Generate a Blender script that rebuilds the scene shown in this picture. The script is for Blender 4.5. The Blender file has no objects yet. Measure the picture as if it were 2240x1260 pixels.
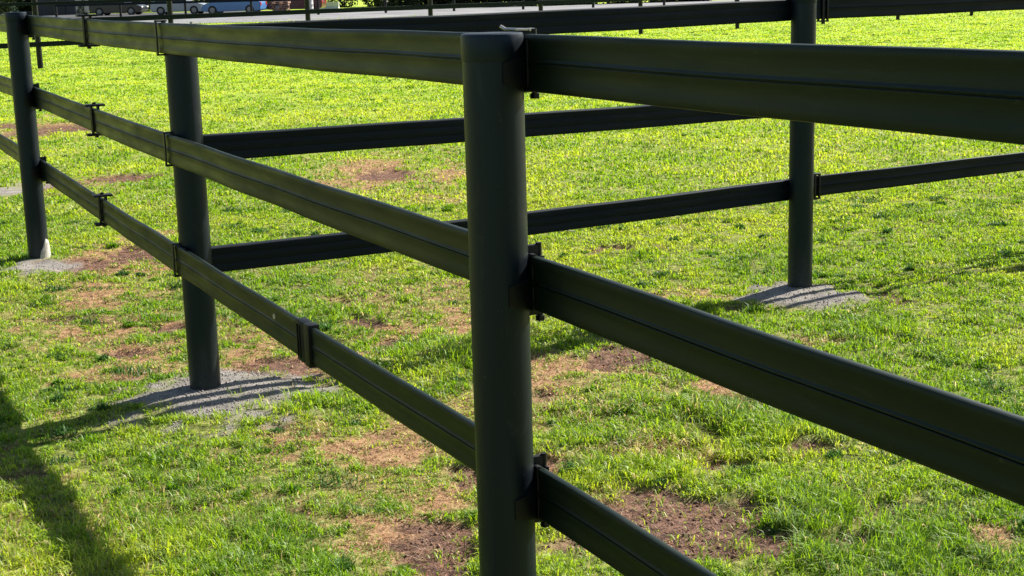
import bpy, bmesh, math, random
import numpy as np
from mathutils import Vector, Matrix

sc = bpy.context.scene
col = sc.collection
R = math.radians

# ------------------------------------------------------------------ camera
CAM_H = 1.799; PITCH = R(11.993); ROLL = R(-1.609); FPX = 3155.0
fw = Vector((0, math.cos(PITCH), -math.sin(PITCH))); up0 = Vector((0, math.sin(PITCH), math.cos(PITCH))); rt0 = Vector((1, 0, 0))
rt = rt0*math.cos(ROLL)+up0*math.sin(ROLL); up = -rt0*math.sin(ROLL)+up0*math.cos(ROLL)
cd = bpy.data.cameras.new('camera'); cam = bpy.data.objects.new('camera', cd); col.objects.link(cam)
cd.sensor_width = 36.0; cd.lens = 36.0*FPX/2240.0; cd.clip_start = 0.05; cd.clip_end = 3000
M = Matrix((rt, up, -fw)).transposed().to_4x4(); M.translation = (0, 0, CAM_H)
cam.matrix_world = M
sc.camera = cam

# ------------------------------------------------------------------ light
SUN_AZ = R(40.0)      # measured from +X towards +Y
SUN_EL = R(36.4)
w = bpy.data.worlds.new('World'); sc.world = w; w.use_nodes = True
nt = w.node_tree; bg = nt.nodes['Background']
sky = nt.nodes.new('ShaderNodeTexSky'); sky.sky_type = 'NISHITA'; sky.sun_disc = False
sky.sun_elevation = SUN_EL; sky.sun_rotation = math.pi/2-SUN_AZ; sky.air_density = 1.3
nt.links.new(sky.outputs[0], bg.inputs[0]); bg.inputs[1].default_value = 0.05
sl = bpy.data.lights.new('sun', 'SUN'); sl.energy = 5.0; sl.angle = R(0.5); sl.color = (1.0, 0.94, 0.84)
so = bpy.data.objects.new('sun', sl); col.objects.link(so)
sd = Vector((math.cos(SUN_EL)*math.cos(SUN_AZ), math.cos(SUN_EL)*math.sin(SUN_AZ), math.sin(SUN_EL)))
so.rotation_euler = sd.to_track_quat('Z', 'Y').to_euler(); so.location = (8, 8, 12)
sc.view_settings.view_transform = 'Standard'; sc.view_settings.look = 'None'
sc.view_settings.exposure = 1.2; sc.view_settings.gamma = 1.0
sc.render.engine = 'CYCLES'
sc.cycles.max_bounces = 6; sc.cycles.diffuse_bounces = 3; sc.cycles.glossy_bounces = 3; sc.cycles.transmission_bounces = 3

# ------------------------------------------------------------------ helpers
def tag(o, label=None, cat=None, group=None, kind=None):
    if label: o['label'] = label
    if cat: o['category'] = cat
    if group: o['group'] = group
    if kind: o['kind'] = kind
    return o
def empty(name, loc, label, cat, group=None, rz=0):
    o = bpy.data.objects.new(name, None); col.objects.link(o); o.location = loc; o.rotation_euler = (0, 0, rz)
    o.empty_display_size = .2
    return tag(o, label, cat, group)
def link_mesh(name, verts, faces, mat, parent=None, mw=None, smooth=False):
    """verts in the object's own frame; mw its matrix in the parent's frame"""
    me = bpy.data.meshes.new(name); me.from_pydata([tuple(v) for v in verts], [], faces); me.update()
    if mat: me.materials.append(mat)
    if smooth:
        me.polygons.foreach_set('use_smooth', [True]*len(me.polygons)); me.update()
    o = bpy.data.objects.new(name, me); col.objects.link(o)
    if parent: o.parent = parent
    if mw is not None: o.matrix_local = mw
    return o
def bm_obj(name, bm, mat, parent=None, mw=None, smooth=None):
    me = bpy.data.meshes.new(name); bmesh.ops.recalc_face_normals(bm, faces=bm.faces[:]); bm.to_mesh(me); bm.free()
    if mat: me.materials.append(mat)
    if smooth:
        me.polygons.foreach_set('use_smooth', [True]*len(me.polygons)); me.update()
        try: me.set_sharp_from_angle(angle=R(smooth))
        except Exception: pass
    o = bpy.data.objects.new(name, me); col.objects.link(o)
    if parent: o.parent = parent
    if mw is not None: o.matrix_local = mw
    return o
def box(bm, c, s, rot=None, bev=0.0):
    m = Matrix.Translation(c) @ (rot.to_4x4() if rot is not None else Matrix.Identity(4)) @ Matrix.Diagonal((s[0], s[1], s[2], 1))
    r = bmesh.ops.create_cube(bm, size=1, matrix=m)
    if bev > 0:
        es = list({e for v in r['verts'] for e in v.link_edges})
        bmesh.ops.bevel(bm, geom=es, offset=bev, segments=2, profile=.6, affect='EDGES')
def cyl(bm, a, b, r1, r2=None, seg=16, cap=True):
    a = Vector(a); b = Vector(b); d = b-a
    q = d.to_track_quat('Z', 'Y').to_matrix().to_4x4()
    bmesh.ops.create_cone(bm, cap_ends=cap, segments=seg, radius1=r1, radius2=(r1 if r2 is None else r2), depth=d.length, matrix=Matrix.Translation((a+b)/2) @ q)
def lathe(bm, prof, seg=48, c=(0, 0), close=False):
    rings = []
    for r, z in prof:
        rings.append([bm.verts.new((c[0]+r*math.cos(2*math.pi*k/seg), c[1]+r*math.sin(2*math.pi*k/seg), z)) for k in range(seg)])
    for i in range(len(rings)-1):
        for k in range(seg):
            bm.faces.new((rings[i][k], rings[i][(k+1) % seg], rings[i+1][(k+1) % seg], rings[i+1][k]))
    bm.faces.new(rings[-1]); bm.faces.new(list(reversed(rings[0])))
def frame_xy(o, x):
    """matrix with origin o and local X along horizontal-ish vector x, Z as near up as possible"""
    x = Vector(x).normalized(); y = Vector((0, 0, 1)).cross(x).normalized(); z = x.cross(y)
    m = Matrix((x, y, z)).transposed().to_4x4(); m.translation = Vector(o); return m

# ------------------------------------------------------------------ value noise (numpy)
_rng = np.random.RandomState(7)
_lat = _rng.rand(256, 256)
def vnoise(x, y, s=1.0, o=0):
    x = np.asarray(x, float)*s+o*17.31; y = np.asarray(y, float)*s+o*9.77
    xi = np.floor(x).astype(int); yi = np.floor(y).astype(int); fx = x-xi; fy = y-yi
    fx = fx*fx*(3-2*fx); fy = fy*fy*(3-2*fy)
    g = lambda a, b: _lat[a % 256, b % 256]
    return (g(xi, yi)*(1-fx)+g(xi+1, yi)*fx)*(1-fy)+(g(xi, yi+1)*(1-fx)+g(xi+1, yi+1)*fx)*fy
def fbm(x, y, s, o=0, n=3):
    a = 0; amp = .5; t = 0
    for k in range(n):
        a = a+amp*vnoise(x, y, s*2**k, o+k); t += amp; amp *= .5
    return a/t

PATCH = [
('gravel',-1.40,6.20,0.46,0.48),
('gravel',1.66,8.00,0.34,0.34),
('gravel',-3.16,9.55,0.22,0.22),
('tan',-2.77,9.92,0.37,0.93),
('soil',-2.67,10.17,0.21,0.35),
('tan',-1.43,14.32,0.91,1.94),
('tan',-6.39,19.83,0.93,2.34),
('soil',-7.04,20.47,0.37,0.93),
('tan',-4.14,13.79,0.52,0.92),
('gravel',-4.68,13.49,0.28,0.62),
('tan',-1.32,7.18,0.26,0.74),
('tan',-0.65,7.35,0.32,0.51),
('soil',-0.60,7.24,0.17,0.18),
('soil',-0.81,7.73,0.15,0.16),
('tan',1.00,8.11,0.29,0.29),
('soil',0.40,4.51,0.36,0.39),
('tan',0.25,4.75,0.17,0.22),
('soil',-0.23,4.46,0.18,0.34),
('tan',-0.46,5.62,0.32,0.27),
('tan',-0.91,5.63,0.23,0.25),
('tan',0.17,6.26,0.19,0.37),
('soil',0.51,6.84,0.20,0.23),
('tan',0.15,5.31,0.12,0.22),
('soil',0.82,5.17,0.12,0.09),
('soil',0.83,5.81,0.09,0.09),
('tan',0.89,6.26,0.18,0.26),
('tan',1.48,7.00,0.27,0.17),
('soil',1.08,5.31,0.14,0.09),
('tan',-2.49,8.54,0.35,0.56),
('tan',-1.92,7.15,0.34,0.60),
('soil',-1.85,7.64,0.15,0.20),
('tan',-2.03,6.12,0.13,0.15),
('soil',-0.12,5.17,0.10,0.13),
('tan',-0.30,7.67,0.20,0.66),
('tan',-0.59,13.86,0.36,2.10),
('tan',-1.71,5.25,0.09,0.11),
('tan',1.55,4.40,0.10,0.16),
('soil',1.06,4.40,0.13,0.10),
('soil',0.75,9.64,0.19,0.14),
('tan',-0.31,4.84,0.20,0.23),
('soil',-2.95,9.6,0.30,0.25),
('tan',-2.5,9.5,0.5,0.5),
('tan',-1.9,6.8,0.5,0.35),
('tan',-0.95,6.95,0.35,0.45),
('tan',-2.2,7.7,0.7,0.5),
('tan',-0.75,5.5,0.5,0.3),
('tan',-0.4,4.6,0.35,0.35),
('soil',-2.05,7.15,0.18,0.1),
('soil',-1.45,7.35,0.12,0.1),
('tan',0.3,6.6,0.4,0.3),
('tan',0.55,5.35,0.35,0.12),
('tan',-6.6,20.2,1.3,1.6),
('soil',-3.9,14.2,0.5,0.4),
('soil',0.62,4.62,0.30,0.26),
('soil',-2.9,13.2,0.15,0.3),
('soil',-1.15,6.85,0.22,0.20),
('soil',-0.62,7.15,0.20,0.16),
('soil',-0.95,7.3,0.16,0.14),
('soil',-6.2,19.6,0.8,0.9),
('soil',-4.3,13.8,0.3,0.35),
('soil',-2.45,9.95,0.35,0.3),
('soil',-1.2,14.0,0.35,0.4),
('soil',0.55,4.75,0.28,0.16),
]
def masks(x, y):
    """gravel, soil, tan weights on the lawn"""
    out = {'gravel': np.zeros_like(x, dtype=float), 'soil': np.zeros_like(x, dtype=float), 'tan': np.zeros_like(x, dtype=float)}
    wob = (fbm(x, y, 2.2, 3, 4)-.5)*1.7+(vnoise(x, y, 13, 5)-.5)*.9-.12
    for k, cx, cy, rx, ry in PATCH:
        d = np.sqrt(((x-cx)/rx)**2+((y-cy)/ry)**2)
        wb = (wob+.14)*.75 if k == 'gravel' else wob*.95
        v = np.clip((1.08-d+wb)/(.42 if k == 'gravel' else .28 if k == 'soil' else .7), 0, 1)
        if k == 'tan': v = v*.90
        out[k] = np.maximum(out[k], v)
    # general thin, worn ground along the fence line
    thin = np.clip((fbm(x, y, .9, 11, 4)-.56)*4, 0, .5)*np.clip(1.25-np.abs(y-7.3)/5.5, 0, 1)*np.clip(1.3-np.abs(x+.6)/2.6, 0, 1)
    out['tan'] = np.maximum(out['tan'], thin)
    mini = np.clip((fbm(x, y, 4.5, 21, 3)-.70)*7, 0, .85)*np.clip(1.2-np.abs(y-6.5)/6, 0, 1)
    out['soil'] = np.maximum(out['soil'], mini)
    out['gravel'] = out['gravel']*(1-.6*np.clip((fbm(x, y, 6, 27, 3)-.62)*7, 0, 1))
    return out['gravel'], out['soil'], out['tan']
def height(x, y, m=None):
    x = np.asarray(x, float); y = np.asarray(y, float)
    g, s, t = m if m is not None else masks(x, y)
    near = np.clip(1.6-np.hypot(x, y-6)/24, 0, 1)
    h = (fbm(x, y, .8, 31, 3)-.5)*.05*near+(fbm(x, y, 5, 41, 3)-.5)*.028*near
    h = h*(1-.6*g)+g*.012-s*.022-t*.006
    for cx, cy, a, r in ((-1.41, 6.34, .030, .34), (1.67, 8.16, .030, .32), (-3.26, 9.81, .03, .3)):
        h = h*(1-np.exp(-((x-cx)**2+(y-cy)**2)/.03))+a*np.exp(-((x-cx)**2+(y-cy)**2)/r**2)
    return h

# ------------------------------------------------------------------ materials
def newmat(name):
    m = bpy.data.materials.new(name); m.use_nodes = True
    return m, m.node_tree, m.node_tree.nodes['Principled BSDF']
def N(nt, t, **kw):
    n = nt.nodes.new(t)
    for k, v in kw.items(): setattr(n, k, v)
    return n
def ramp(nt, stops):
    n = nt.nodes.new('ShaderNodeValToRGB'); e = n.color_ramp.elements
    while len(e) < len(stops): e.new(.5)
    for i, (p, c) in enumerate(stops): e[i].position = p; e[i].color = (*c, 1) if len(c) == 3 else c
    return n
def noise(nt, vec, scale, detail=4, rough=.55, dist=0):
    n = nt.nodes.new('ShaderNodeTexNoise'); n.inputs['Scale'].default_value = scale; n.inputs['Detail'].default_value = detail
    n.inputs['Roughness'].default_value = rough; n.inputs['Distortion'].default_value = dist
    if vec is not None: nt.links.new(vec, n.inputs['Vector'])
    return n
def mapping(nt, src, scale):
    m = nt.nodes.new('ShaderNodeMapping'); m.inputs['Scale'].default_value = scale; nt.links.new(src, m.inputs['Vector']); return m.outputs[0]
def plain(name, c, rough=.6, metal=0, var=.25, scale=6, spec=.5, bump=0.0, aniso=None):
    m, nt, b = newmat(name)
    tc = N(nt, 'ShaderNodeTexCoord'); v = tc.outputs['Object']
    if aniso: v = mapping(nt, v, aniso)
    n = noise(nt, v, scale, 6)
    r = ramp(nt, [(.25, tuple(x*(1-var) for x in c)), (.75, tuple(min(1, x*(1+var)) for x in c))])
    nt.links.new(n.outputs[0], r.inputs[0]); nt.links.new(r.outputs[0], b.inputs['Base Color'])
    b.inputs['Metallic'].default_value = metal; b.inputs['Specular IOR Level'].default_value = spec
    mr = N(nt, 'ShaderNodeMapRange'); mr.inputs[3].default_value = rough-.08; mr.inputs[4].default_value = min(1, rough+.1)
    nt.links.new(n.outputs[0], mr.inputs[0]); nt.links.new(mr.outputs[0], b.inputs['Roughness'])
    if bump:
        bp = N(nt, 'ShaderNodeBump'); bp.inputs['Strength'].default_value = bump; bp.inputs['Distance'].default_value = .002
        nt.links.new(n.outputs[0], bp.inputs['Height']); nt.links.new(bp.outputs[0], b.inputs['Normal'])
    return m

def wear(nt, ob, color_out, b, amount=.5, scale=(5, 5, 1.5), col_=(.10, .095, .08)):
    """dried splashes, dust and scuffs with shapes of their own"""
    n = noise(nt, mapping(nt, ob, scale), 3.0, 8, .7, .6); n2 = noise(nt, ob, 45, 4, .7)
    a = ramp(nt, [(.56, (0, 0, 0)), (.68, (amount*.35,)*3), (.76, (amount,)*3)]); nt.links.new(n.outputs[0], a.inputs[0])
    c = ramp(nt, [(.66, (0, 0, 0)), (.72, (amount,)*3)]); nt.links.new(n2.outputs[0], c.inputs[0])
    mxx = N(nt, 'ShaderNodeMath', operation='MAXIMUM'); nt.links.new(a.outputs[0], mxx.inputs[0]); nt.links.new(c.outputs[0], mxx.inputs[1])
    x = N(nt, 'ShaderNodeMix', data_type='RGBA'); x.inputs[7].default_value = (*col_, 1)
    nt.links.new(mxx.outputs[0], x.inputs[0]); nt.links.new(color_out, x.inputs[6]); nt.links.new(x.outputs[2], b.inputs['Base Color'])
def post_material():
    m, nt, b = newmat('dark_green_post_plastic')
    tc = N(nt, 'ShaderNodeTexCoord'); ob = tc.outputs['Object']
    n1 = noise(nt, mapping(nt, ob, (14, 14, 1.2)), 2.0, 6)
    n2 = noise(nt, ob, 60, 3)
    r = ramp(nt, [(.3, (.0015, .003, .006)), (.55, (.002, .0045, .008)), (.8, (.006, .009, .013))])
    nt.links.new(n1.outputs[0], r.inputs[0])
    # dust that has splashed up on the lowest part of the post
    sep = N(nt, 'ShaderNodeSeparateXYZ'); nt.links.new(ob, sep.inputs[0])
    mr = N(nt, 'ShaderNodeMapRange'); mr.inputs[1].default_value = .02; mr.inputs[2].default_value = .30; mr.inputs[3].default_value = 1.0; mr.inputs[4].default_value = 0
    nt.links.new(sep.outputs[2], mr.inputs[0])
    mul = N(nt, 'ShaderNodeMath', operation='MULTIPLY'); nt.links.new(mr.outputs[0], mul.inputs[0]); nt.links.new(n2.outputs[0], mul.inputs[1])
    mx = N(nt, 'ShaderNodeMix', data_type='RGBA'); mx.inputs[7].default_value = (.05, .048, .042, 1)
    nt.links.new(mul.outputs[0], mx.inputs[0]); nt.links.new(r.outputs[0], mx.inputs[6]); wear(nt, ob, mx.outputs[2], b, .32)
    rr = N(nt, 'ShaderNodeMapRange'); rr.inputs[3].default_value = .34; rr.inputs[4].default_value = .52
    nt.links.new(n1.outputs[0], rr.inputs[0]); nt.links.new(rr.outputs[0], b.inputs['Roughness'])
    b.inputs['Specular IOR Level'].default_value = .42; b.inputs['Specular Tint'].default_value = (.55, .76, 1, 1)
    bp = N(nt, 'ShaderNodeBump'); bp.inputs['Strength'].default_value = .12; bp.inputs['Distance'].default_value = .001
    nt.links.new(n1.outputs[0], bp.inputs['Height']); nt.links.new(bp.outputs[0], b.inputs['Normal'])
    return m
def rail_material(name, base, rough=.42):
    m, nt, b = newmat(name)
    tc = N(nt, 'ShaderNodeTexCoord'); ob = tc.outputs['Object']
    n1 = noise(nt, mapping(nt, ob, (.5, 30, 90)), 1.0, 5)
    n2 = noise(nt, mapping(nt, ob, (3, 14, 14)), 1.0, 5)
    ad = N(nt, 'ShaderNodeMath', operation='MULTIPLY_ADD'); ad.inputs[1].default_value = .5
    nt.links.new(n1.outputs[0], ad.inputs[0]);
    h = N(nt, 'ShaderNodeMath', operation='MULTIPLY'); h.inputs[1].default_value = .5; nt.links.new(n2.outputs[0], h.inputs[0]); nt.links.new(h.outputs[0], ad.inputs[2])
    r = ramp(nt, [(.3, tuple(c*.7 for c in base)), (.5, base), (.72, tuple(c*1.6 for c in base))])
    nt.links.new(ad.outputs[0], r.inputs[0]); wear(nt, ob, r.outputs[0], b, .22, (1.2, 6, 9))
    rr = N(nt, 'ShaderNodeMapRange'); rr.inputs[1].default_value = .3; rr.inputs[2].default_value = .7; rr.inputs[3].default_value = rough-.08; rr.inputs[4].default_value = rough+.12
    nt.links.new(n2.outputs[0], rr.inputs[0]); nt.links.new(rr.outputs[0], b.inputs['Roughness'])
    bp = N(nt, 'ShaderNodeBump'); bp.inputs['Strength'].default_value = .25; bp.inputs['Distance'].default_value = .0012
    nt.links.new(n1.outputs[0], bp.inputs['Height']); nt.links.new(bp.outputs[0], b.inputs['Normal'])
    b.inputs['Specular IOR Level'].default_value = .25; b.inputs['Specular Tint'].default_value = (.66, .88, 1, 1)
    return m
M_POST = post_material()
M_CAP = plain('dark_cap_plastic', (.003, .006, .009), .24, var=.3, scale=12, spec=.42)
M_RAIL = rail_material('charcoal_green_rail_plastic', (.0042, .0090, .0042))
M_RAILB = rail_material('charcoal_rail_plastic', (.001, .002, .006), .55)
M_BLACK = plain('black_bracket_plastic', (.003, .004, .006), .5, var=.3, scale=20, spec=.3)
M_STEEL = plain('galvanised_pin', (.55, .52, .50), .35, metal=.9, var=.2, scale=30)
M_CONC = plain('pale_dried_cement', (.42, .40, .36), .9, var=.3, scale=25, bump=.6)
M_PALE = plain('pale_plug', (.45, .42, .30), .6)
M_WOOD = plain('bleached_twig', (.55, .50, .40), .8, aniso=(2, 20, 20))

def ground_material():
    m, nt, b = newmat('paddock_ground')
    g = N(nt, 'ShaderNodeNewGeometry'); pos = g.outputs['Position']
    at = N(nt, 'ShaderNodeAttribute', attribute_name='patch'); sep = N(nt, 'ShaderNodeSeparateColor'); nt.links.new(at.outputs['Color'], sep.inputs[0])
    # earth below the turf
    ne = noise(nt, pos, 22, 8, .65); ne2 = noise(nt, pos, 140, 4, .6)
    earth = ramp(nt, [(.34, (.07, .085, .02)), (.5, (.17, .19, .045)), (.66, (.36, .36, .11))]); nt.links.new(ne.outputs[0], earth.inputs[0])
    soil = ramp(nt, [(.38, (.018, .010, .008)), (.5, (.085, .046, .034)), (.62, (.27, .155, .11))])
    sm = N(nt, 'ShaderNodeMath', operation='MULTIPLY_ADD'); sm.inputs[1].default_value = .55; nt.links.new(ne2.outputs[0], sm.inputs[0])
    hh = N(nt, 'ShaderNodeMath', operation='MULTIPLY'); hh.inputs[1].default_value = .5; nt.links.new(ne.outputs[0], hh.inputs[0]); nt.links.new(hh.outputs[0], sm.inputs[2])
    nt.links.new(sm.outputs[0], soil.inputs[0])
    tan = ramp(nt, [(.38, (.06, .03, .018)), (.5, (.27, .145, .080)), (.62, (.50, .30, .17))]); nt.links.new(sm.outputs[0], tan.inputs[0])
    grav = ramp(nt, [(.3, (.12, .11, .10)), (.5, (.25, .23, .21)), (.72, (.42, .39, .35))])
    ng = noise(nt, pos, 260, 3, .7); ng2 = noise(nt, pos, 9, 5, .6)
    gm = N(nt, 'ShaderNodeMath', operation='MULTIPLY_ADD'); gm.inputs[1].default_value = .5; nt.links.new(ng.outputs[0], gm.inputs[0])
    gh = N(nt, 'ShaderNodeMath', operation='MULTIPLY'); gh.inputs[1].default_value = .5; nt.links.new(ng2.outputs[0], gh.inputs[0]); nt.links.new(gh.outputs[0], gm.inputs[2])
    nt.links.new(gm.outputs[0], grav.inputs[0])
    # far lawn, where single blades can no longer be told apart
    sx = N(nt, 'ShaderNodeSeparateXYZ'); nt.links.new(pos, sx.inputs[0])
    far = N(nt, 'ShaderNodeMapRange'); far.inputs[1].default_value = 9; far.inputs[2].default_value = 30; nt.links.new(sx.outputs[1], far.inputs[0])
    nf = noise(nt, mapping(nt, pos, (1, .6, 1)), .8, 9, .72)
    fl = ramp(nt, [(.3, (.24, .35, .03)), (.5, (.34, .46, .05)), (.7, (.44, .53, .075))]); nt.links.new(nf.outputs[0], fl.inputs[0])
    def mix(f, a, c):
        x = N(nt, 'ShaderNodeMix', data_type='RGBA'); nt.links.new(f, x.inputs[0]); nt.links.new(a, x.inputs[6]); nt.links.new(c, x.inputs[7]); return x.outputs[2]
    c = mix(far.outputs[0], earth.outputs[0], fl.outputs[0])
    c = mix(sep.outputs[2], c, tan.outputs[0]); c = mix(sep.outputs[1], c, soil.outputs[0]); c = mix(sep.outputs[0], c, grav.outputs[0])
    nt.links.new(c, b.inputs['Base Color']); b.inputs['Roughness'].default_value = .95; b.inputs['Specular IOR Level'].default_value = .15
    bp = N(nt, 'ShaderNodeBump'); bp.inputs['Strength'].default_value = .8; bp.inputs['Distance'].default_value = .02
    nt.links.new(sm.outputs[0], bp.inputs['Height']); nt.links.new(bp.outputs[0], b.inputs['Normal'])
    return m

# ------------------------------------------------------------------ ground sheet
def axis(segs):
    out = []
    for a, b, s in segs: out += list(np.arange(a, b, s))
    out.append(segs[-1][1]); return np.array(out)
gx = axis([(-1500, -300, 300), (-300, -60, 30), (-60, -12, 4), (-12, -4.5, .3), (-4.5, 4.0, .03), (4.0, 12, .3), (12, 60, 4), (60, 300, 30), (300, 1500, 300)])
gy = axis([(-600, -60, 60), (-60, -6, 6), (-6, 3, .5), (3, 11, .03), (11, 24, .12), (24, 60, 1.5), (60, 200, 10), (200, 3000, 280)])
X, Y = np.meshgrid(gx, gy); shp = X.shape; X = X.ravel(); Y = Y.ravel()
mk = masks(X, Y); Z = height(X, Y, mk)
co = np.stack([X, Y, Z], 1).astype(np.float32)
ny, nx = shp; idx = np.arange(nx*ny).reshape(ny, nx)
q = np.stack([idx[:-1, :-1], idx[:-1, 1:], idx[1:, 1:], idx[1:, :-1]], -1).reshape(-1, 4)
def fast_mesh(name, co, loops, sizes):
    me = bpy.data.meshes.new(name)
    me.vertices.add(len(co)); me.vertices.foreach_set('co', co.astype(np.float32).ravel())
    me.loops.add(len(loops)); me.loops.foreach_set('vertex_index', loops.astype(np.int32))
    st = np.concatenate([[0], np.cumsum(sizes)[:-1]]).astype(np.int32)
    me.polygons.add(len(sizes)); me.polygons.foreach_set('loop_start', st)
    me.update(calc_edges=True); return me
gme = fast_mesh('ground', co, q.ravel(), np.full(len(q), 4))
gme.polygons.foreach_set('use_smooth', np.ones(len(q), bool))
ca = gme.color_attributes.new('patch', 'FLOAT_COLOR', 'POINT')
ca.data.foreach_set('color', np.stack([mk[0], mk[1], mk[2], np.ones_like(Z)], 1).astype(np.float32).ravel())
gme.materials.append(ground_material())
ground = bpy.data.objects.new('ground', gme); col.objects.link(ground); tag(ground, kind='structure')

# pale road far behind the paddock
pm = plain('pale_road_gravel', (.19, .19, .20), .9, var=.45, scale=.35)
road = link_mesh('road', [(-260, 127, .004+.02), (260, 72, .024), (260, 92, .024), (-260, 156, .024)], [(0, 1, 2, 3)], pm)
road.data.vertices[0].co = (-120, 84, .024); road.data.vertices[1].co = (120, 76, .024); road.data.vertices[2].co = (120, 104, .024); road.data.vertices[3].co = (-120, 114, .024)
tag(road, kind='structure')

# ------------------------------------------------------------------ grass blades
def leaf_material(name, trans=.5):
    m = bpy.data.materials.new(name); m.use_nodes = True; nt = m.node_tree; nt.nodes.clear()
    out = N(nt, 'ShaderNodeOutputMaterial'); at = N(nt, 'ShaderNodeAttribute', attribute_name='tint')
    d = N(nt, 'ShaderNodeBsdfDiffuse'); t = N(nt, 'ShaderNodeBsdfTranslucent'); g = N(nt, 'ShaderNodeBsdfGlossy'); g.inputs['Roughness'].default_value = .45
    g.inputs['Color'].default_value = (1, 1, .9, 1)
    hs = N(nt, 'ShaderNodeHueSaturation'); hs.inputs['Hue'].default_value = .485; hs.inputs['Saturation'].default_value = 1.1; hs.inputs['Value'].default_value = 1.35
    nt.links.new(at.outputs['Color'], d.inputs[0]); nt.links.new(at.outputs['Color'], hs.inputs['Color']); nt.links.new(hs.outputs[0], t.inputs[0])
    mx = N(nt, 'ShaderNodeMixShader'); mx.inputs[0].default_value = trans; nt.links.new(d.outputs[0], mx.inputs[1]); nt.links.new(t.outputs[0], mx.inputs[2])
    m2 = N(nt, 'ShaderNodeMixShader'); m2.inputs[0].default_value = .02; nt.links.new(mx.outputs[0], m2.inputs[1]); nt.links.new(g.outputs[0], m2.inputs[2])
    nt.links.new(m2.outputs[0], out.inputs[0]); return m
M_LEAF = leaf_material('grass_blade')

rs = np.random.RandomState(11)
def sample(n, y0, y1, e, x_half):
    """points in a widening strip in front of the camera; density falls as y**-e"""
    u = rs.rand(n*2); k = 2-e
    y = (y0**k+u*(y1**k-y0**k))**(1/k) if abs(k) > 1e-6 else y0*(y1/y0)**u
    x = (rs.rand(n*2)*2-1)*x_half(y1)*(y/y1)
    keep = slice(0, n)
    return x[keep], y[keep]
def blades(x, y, L, W_, lean, tint, flat=None):
    n = len(x); z = height(x, y)
    a = rs.rand(n)*2*np.pi; b = a+np.pi/2+rs.randn(n)*.5
    L = L*(.6+.8*rs.rand(n)); lean = lean*(.3+1.2*rs.rand(n))
    dx, dy = np.cos(a), np.sin(a); wx, wy = np.cos(b)*W_/2, np.sin(b)*W_/2
    base = np.stack([x, y, z-.004], 1); wv = np.stack([wx, wy, np.zeros(n)], 1)
    mid = base+np.stack([dx*L*.35*lean, dy*L*.35*lean, L*.55], 1)
    tip = base+np.stack([dx*L*lean, dy*L*lean, L*np.clip(1.0-.45*lean, .15, 1)], 1)
    if flat is not None:
        mid[:, 2] = base[:, 2]+.006+rs.rand(n)*.006; tip[:, 2] = base[:, 2]+.006+rs.rand(n)*.014
    v = np.empty((n, 5, 3)); v[:, 0] = base-wv; v[:, 1] = base+wv; v[:, 2] = mid+wv*.85; v[:, 3] = mid-wv*.85; v[:, 4] = tip
    c = np.repeat(tint[:, None, :], 5, 1)
    return v.reshape(-1, 3), c.reshape(-1, 4)
def build_blades(name, parts, mat):
    co = np.concatenate([p[0] for p in parts]); cc = np.concatenate([p[1] for p in parts]); n = len(co)//5
    i = np.arange(n)*5
    loops = np.stack([i, i+1, i+2, i+3, i+3, i+2, i+4], 1).ravel(); sizes = np.tile([4, 3], n)
    me = fast_mesh(name, co, loops, sizes); me.materials.append(mat)
    ca = me.color_attributes.new('tint', 'FLOAT_COLOR', 'POINT'); ca.data.foreach_set('color', cc.astype(np.float32).ravel())
    o = bpy.data.objects.new(name, me); col.objects.link(o); return o
def tint_of(x, y, t, n):
    k = fbm(x, y, 1.3, 51, 4); k2 = fbm(x, y, 9, 61, 2); r = rs.rand(n)
    deep = np.array([.17, .31, .035]); mid = np.array([.27, .42, .045]); pale = np.array([.38, .48, .062]); straw = np.array([.46, .38, .19]); blue = np.array([.12, .20, .09])
    f = np.clip((k-.5)*2.2+.5+(r-.5)*.6+(k2-.5)*.8, 0, 1)[:, None]
    yy = np.clip((y-7)/14, 0, 1)[:, None]
    c = deep*(1-f)+mid*f; p = np.clip((f-.55)*2+yy*.45, 0, 1); c = c*(1-p)+pale*p
    bl = (rs.rand(n) < np.clip((k2-.55)*3, 0, .5))[:, None]*(1-yy); c = c*(1-bl*.7)+blue*bl*.7
    st = (rs.rand(n) < (.04+.42*t))[:, None]; c = np.where(st, straw*(.5+.9*rs.rand(n)[:, None]), c)
    c = c*(.87+.26*rs.rand(n)[:, None])
    return np.concatenate([c, np.ones((n, 1))], 1)
TUFT = [(.75, 5.80, .17, .09), (.95, 5.72, .15, .07), (.30, 5.92, .15, .06), (.52, 5.95, .10, .06), (-.12, 6.75, .2, .08), (-.35, 6.7, .2, .05), (1.05, 5.45, .2, .05), (.45, 5.35, .25, .05), (1.25, 6.3, .3, .05),
        (-1.0, 6.1, .12, .05), (1.0, 4.55, .3, .06), (1.2, 4.2, .3, .06), (.05, 5.0, .1, .05), (1.8, 7.1, .25, .05), (-.15, 7.0, .2, .05), (-2.3, 4.9, .4, .045), (-1.3, 4.6, .5, .04)]
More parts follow.
